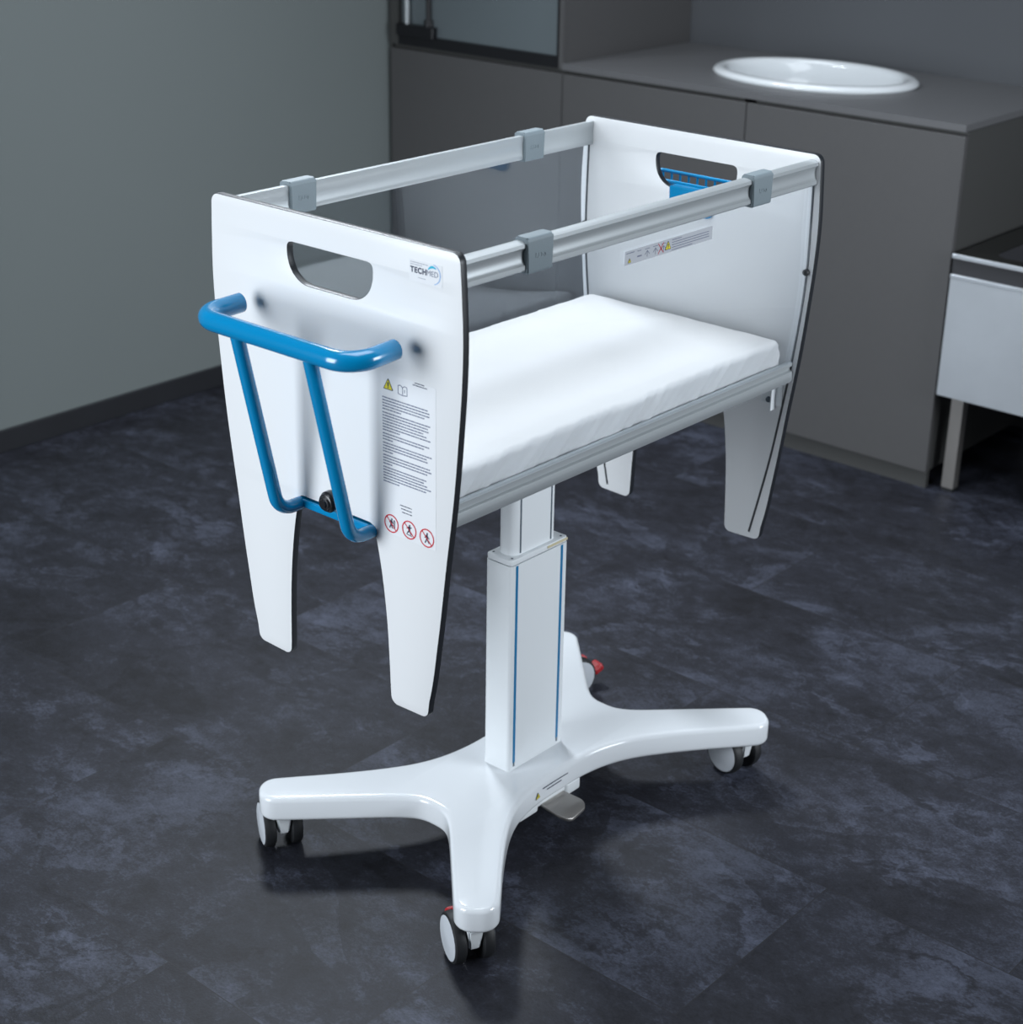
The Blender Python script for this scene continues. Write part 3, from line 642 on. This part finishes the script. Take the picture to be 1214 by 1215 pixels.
# ---- casters
def caster(cx, cy, ang, trail, brake, label):
    """ang: direction (deg) of the outward normal of one wheel face; trail: offset of the axle along the tangent"""
    a = math.radians(ang); n_ = Vector((math.cos(a), math.sin(a), 0)); t_ = Vector((-n_.y, n_.x, 0))*(1 if trail > 0 else -1)
    c0 = Vector((cx, cy, 0)); R_ = 0.0450
    hub = c0 + t_*abs(trail) + Vector((0, 0, R_))
    rot = Matrix(((n_.x, t_.x, 0, 0), (n_.y, t_.y, 0, 0), (0, 0, 1, 0), (0, 0, 0, 1)))
    f = bmesh.new()
    A = [(-0.0135, -0.020, 0.0815), (0.0135, -0.020, 0.0815), (0.0135, 0.030, 0.0815), (-0.0135, 0.030, 0.0815)]; B = [(-0.0095, -0.013, 0.040), (0.0095, -0.013, 0.040), (0.0095, 0.034, 0.030), (-0.0095, 0.034, 0.030)]
    va = [f.verts.new(p) for p in A]; vb = [f.verts.new(p) for p in B]
    for i in range(4): f.faces.new((va[i], va[(i+1) % 4], vb[(i+1) % 4], vb[i]))
    f.faces.new(va); f.faces.new(vb[::-1]); bmesh.ops.bevel(f, geom=list(f.edges), offset=0.003, segments=2, affect='EDGES')
    f.transform(Matrix.Translation(c0) @ rot)
    cyl(f, hub-n_*0.030, hub+n_*0.030, 0.006, n=16)
    root = obj('caster', f, 'powder', crib, 40); root['label'] = label
    for s in (1, -1):
        ax = n_*s; oc_ = hub + ax*0.0135
        tire = lathe(bmesh.new(), [(0.010, 0), (R_*0.86, 0), (R_*0.98, 0.003), (R_, 0.008), (R_*0.99, 0.015), (R_*0.955, 0.0195), (R_*0.90, 0.0212), (R_*0.84, 0.0212), (0.010, 0.0205)], oc_, ax, 40); obj('tyre', tire, 'rubber', root, 35)
        disc = lathe(bmesh.new(), [(0, 0.0240), (R_*0.30, 0.0240), (R_*0.34, 0.0232), (R_*0.78, 0.0230), (R_*0.855, 0.0218), (R_*0.86, 0.019)], oc_, ax, 40); obj('wheel_disc', disc, 'wheel', root, 35)
    if brake:
        bl = bmesh.new(); box(bl, -0.008, 0.008, -0.004, 0.004, -0.030, 0.018, 0.002); box(bl, -0.015, 0.015, 0.000, 0.027, -0.040, -0.022, 0.006)
        bl.transform(Matrix.Translation(hub + t_*0.041 + Vector((0, 0, 0.014))) @ rot @ Matrix.Rotation(math.radians(28), 4, 'X'))
        obj('brake_lever', bl, 'red', root)['label'] = 'red brake lever'
caster(-0.404, -0.240, 152, -0.024, True, 'caster under the nearest arm')
caster(-0.392, 0.238, 150, -0.025, False, 'caster under the left arm')
caster(0.393, -0.230, 168, -0.022, False, 'caster under the right arm')
caster(0.390, 0.232, 255, 0.025, True, 'caster under the rear arm, with red lever')

# ------------------------------------------------------------------ mattress
def mattress():
    bm = bmesh.new(); x0, x1, y0, y1, z0, z1 = -0.434, 0.427, -0.2205, 0.2160, 0.8235, 0.8835
    nx, ny, nz = 260, 130, 14
    bmesh.ops.create_cube(bm, size=2)
    bm.free(); bm = bmesh.new()
    def face(fn, a, b_):
        g_ = [[bm.verts.new(fn(i/a, j/b_)) for j in range(b_+1)] for i in range(a+1)]
        for i in range(a):
            for j in range(b_): bm.faces.new((g_[i][j], g_[i+1][j], g_[i+1][j+1], g_[i][j+1]))
    face(lambda a, b_: (a*2-1, b_*2-1, 1), nx, ny); face(lambda a, b_: (a*2-1, b_*2-1, -1), nx, ny)
    face(lambda a, b_: (a*2-1, -1, b_*2-1), nx, nz); face(lambda a, b_: (a*2-1, 1, b_*2-1), nx, nz)
    face(lambda a, b_: (-1, a*2-1, b_*2-1), ny, nz); face(lambda a, b_: (1, a*2-1, b_*2-1), ny, nz)
    bmesh.ops.remove_doubles(bm, verts=bm.verts, dist=1e-5)
    hx_, hy_, hz_ = (x1-x0)/2, (y1-y0)/2, (z1-z0)/2; cx, cy, cz = (x0+x1)/2, (y0+y1)/2, (z0+z1)/2; rd = 0.010
    for v in bm.verts:
        p = Vector((v.co.x*hx_, v.co.y*hy_, v.co.z*hz_))
        q = Vector((max(-hx_+rd, min(hx_-rd, p.x)), max(-hy_+rd, min(hy_-rd, p.y)), max(-hz_+rd, min(hz_-rd, p.z))))
        dv = p-q
        if dv.length > 1e-9: p = q+dv.normalized()*rd
        side = max(abs(v.co.x), abs(v.co.y)); top = v.co.z
        # diagonal pulls on the long and short sides, gathered where the sheet tucks under
        k = max(0, 1-max(0, top)*0.75) if side > 0.97 else 0
        if side > 0.97:
            s_ = (p.x if abs(v.co.y) > 0.97 else p.y)
            ph_ = s_*1.0 + (p.z)*(-1.25)
            a_ = noise.noise(Vector((ph_*1.0*17, p.z*5, 3.1))); b_ = noise.noise(Vector((ph_*38, p.z*6, 9.0))); m_ = 0.45+0.9*max(0, noise.noise(Vector((s_*5, 1.7, 0))))
            f = (1-min(1, abs(a_)*4.5))*0.0078*m_ + (1-min(1, abs(b_)*3.5))*0.0045*m_
            nd = Vector((math.copysign(1, v.co.x) if abs(v.co.x) > 0.97 else 0, math.copysign(1, v.co.y) if abs(v.co.y) > 0.97 else 0, 0)).normalized()
            p += nd*min(f, 0.0065)*(0.40+0.60*k)
        if top > 0.97:
            e = min(1-abs(v.co.x), 1-abs(v.co.y))
            p.z += 0.003*(min(1, e*6)) + noise.noise(Vector((p.x*6, p.y*7, 0.5)))*0.0016 + noise.noise(Vector((p.x*18+p.y*9, p.y*16, 2.5)))*0.0007
        v.co = p + Vector((cx, cy, cz))
    return bm
mt = obj('mattress', mattress(), 'sheet', None, 80); tag(mt, 'white sheet-covered mattress lying in the crib', 'mattress')

# ------------------------------------------------------------------ blue wire basket hooked over the far panel's slot
bk = empty('wire_basket', (0.50, 0, 1.03), 'blue wire basket hooked through the far end panel slot', 'basket')
def bl_(ob): ob.data.transform(Matrix.Translation(-Vector(bk.location))); return ob
zr = 1.1175; xr0, xr1, yr = 0.470, 0.542, 0.150
b = tube(bmesh.new(), fillet([(xr0, 0, zr), (xr0, -yr, zr), (xr1, -yr, zr), (xr1, yr, zr), (xr0, yr, zr)], 0.012, 6)+[Vector((xr0, 0, zr))], 0.0034, 10, False)
bl_(obj('rim_wire', b, 'blue', bk, 60))
b = bmesh.new()
def wire(p): tube(b, fillet(p, 0.010, 4, False), 0.0024, 8)
yy = [-0.140+0.0200*i for i in range(15)]
for y_ in yy: wire([(xr1, y_, zr), (xr1, y_, 0.965), (xr0, y_, 0.965), (xr0, y_, zr)])
for x_ in (0.488, 0.506, 0.524): wire([(x_, -yr, zr), (x_, -yr, 0.965), (x_, yr, 0.965), (x_, yr, zr)])
for z_ in (1.085, 1.045, 1.005):
    tube(b, fillet([(xr0, 0, z_), (xr0, -yr, z_), (xr1, -yr, z_), (xr1, yr, z_), (xr0, yr, z_)], 0.012, 4)+[Vector((xr0, 0, z_))], 0.0018, 8, False)
wm = bl_(obj('wire_mesh', b, 'blue', bk, 60))
# hooked flap: over the slot's lower edge, hanging inside the crib
fl = curve_mesh([fillet([(-0.0530, 1.1160, 0.001), (0.0480, 1.1160, 0.001), (0.0470, 1.0690, 0.016), (-0.0510, 1.0690, 0.016)], None, 8)], 0.0015, 0.0004, 1); fl.transform(FX(0.4448))
b2 = bmesh.new(); box(b2, 0.4435, 0.472, -0.0480, 0.0530, 1.1140, 1.1170, 0.001, 1); join(fl, b2)
b2 = bmesh.new(); box(b2, 0.4625, 0.4655, -0.0480, 0.0530, 1.040, 1.1170, 0.001, 1); join(fl, b2)
bl_(tag(obj('hook_flap', fl, 'blue', bk, 35), 'solid blue hook flap hanging inside the panel'))
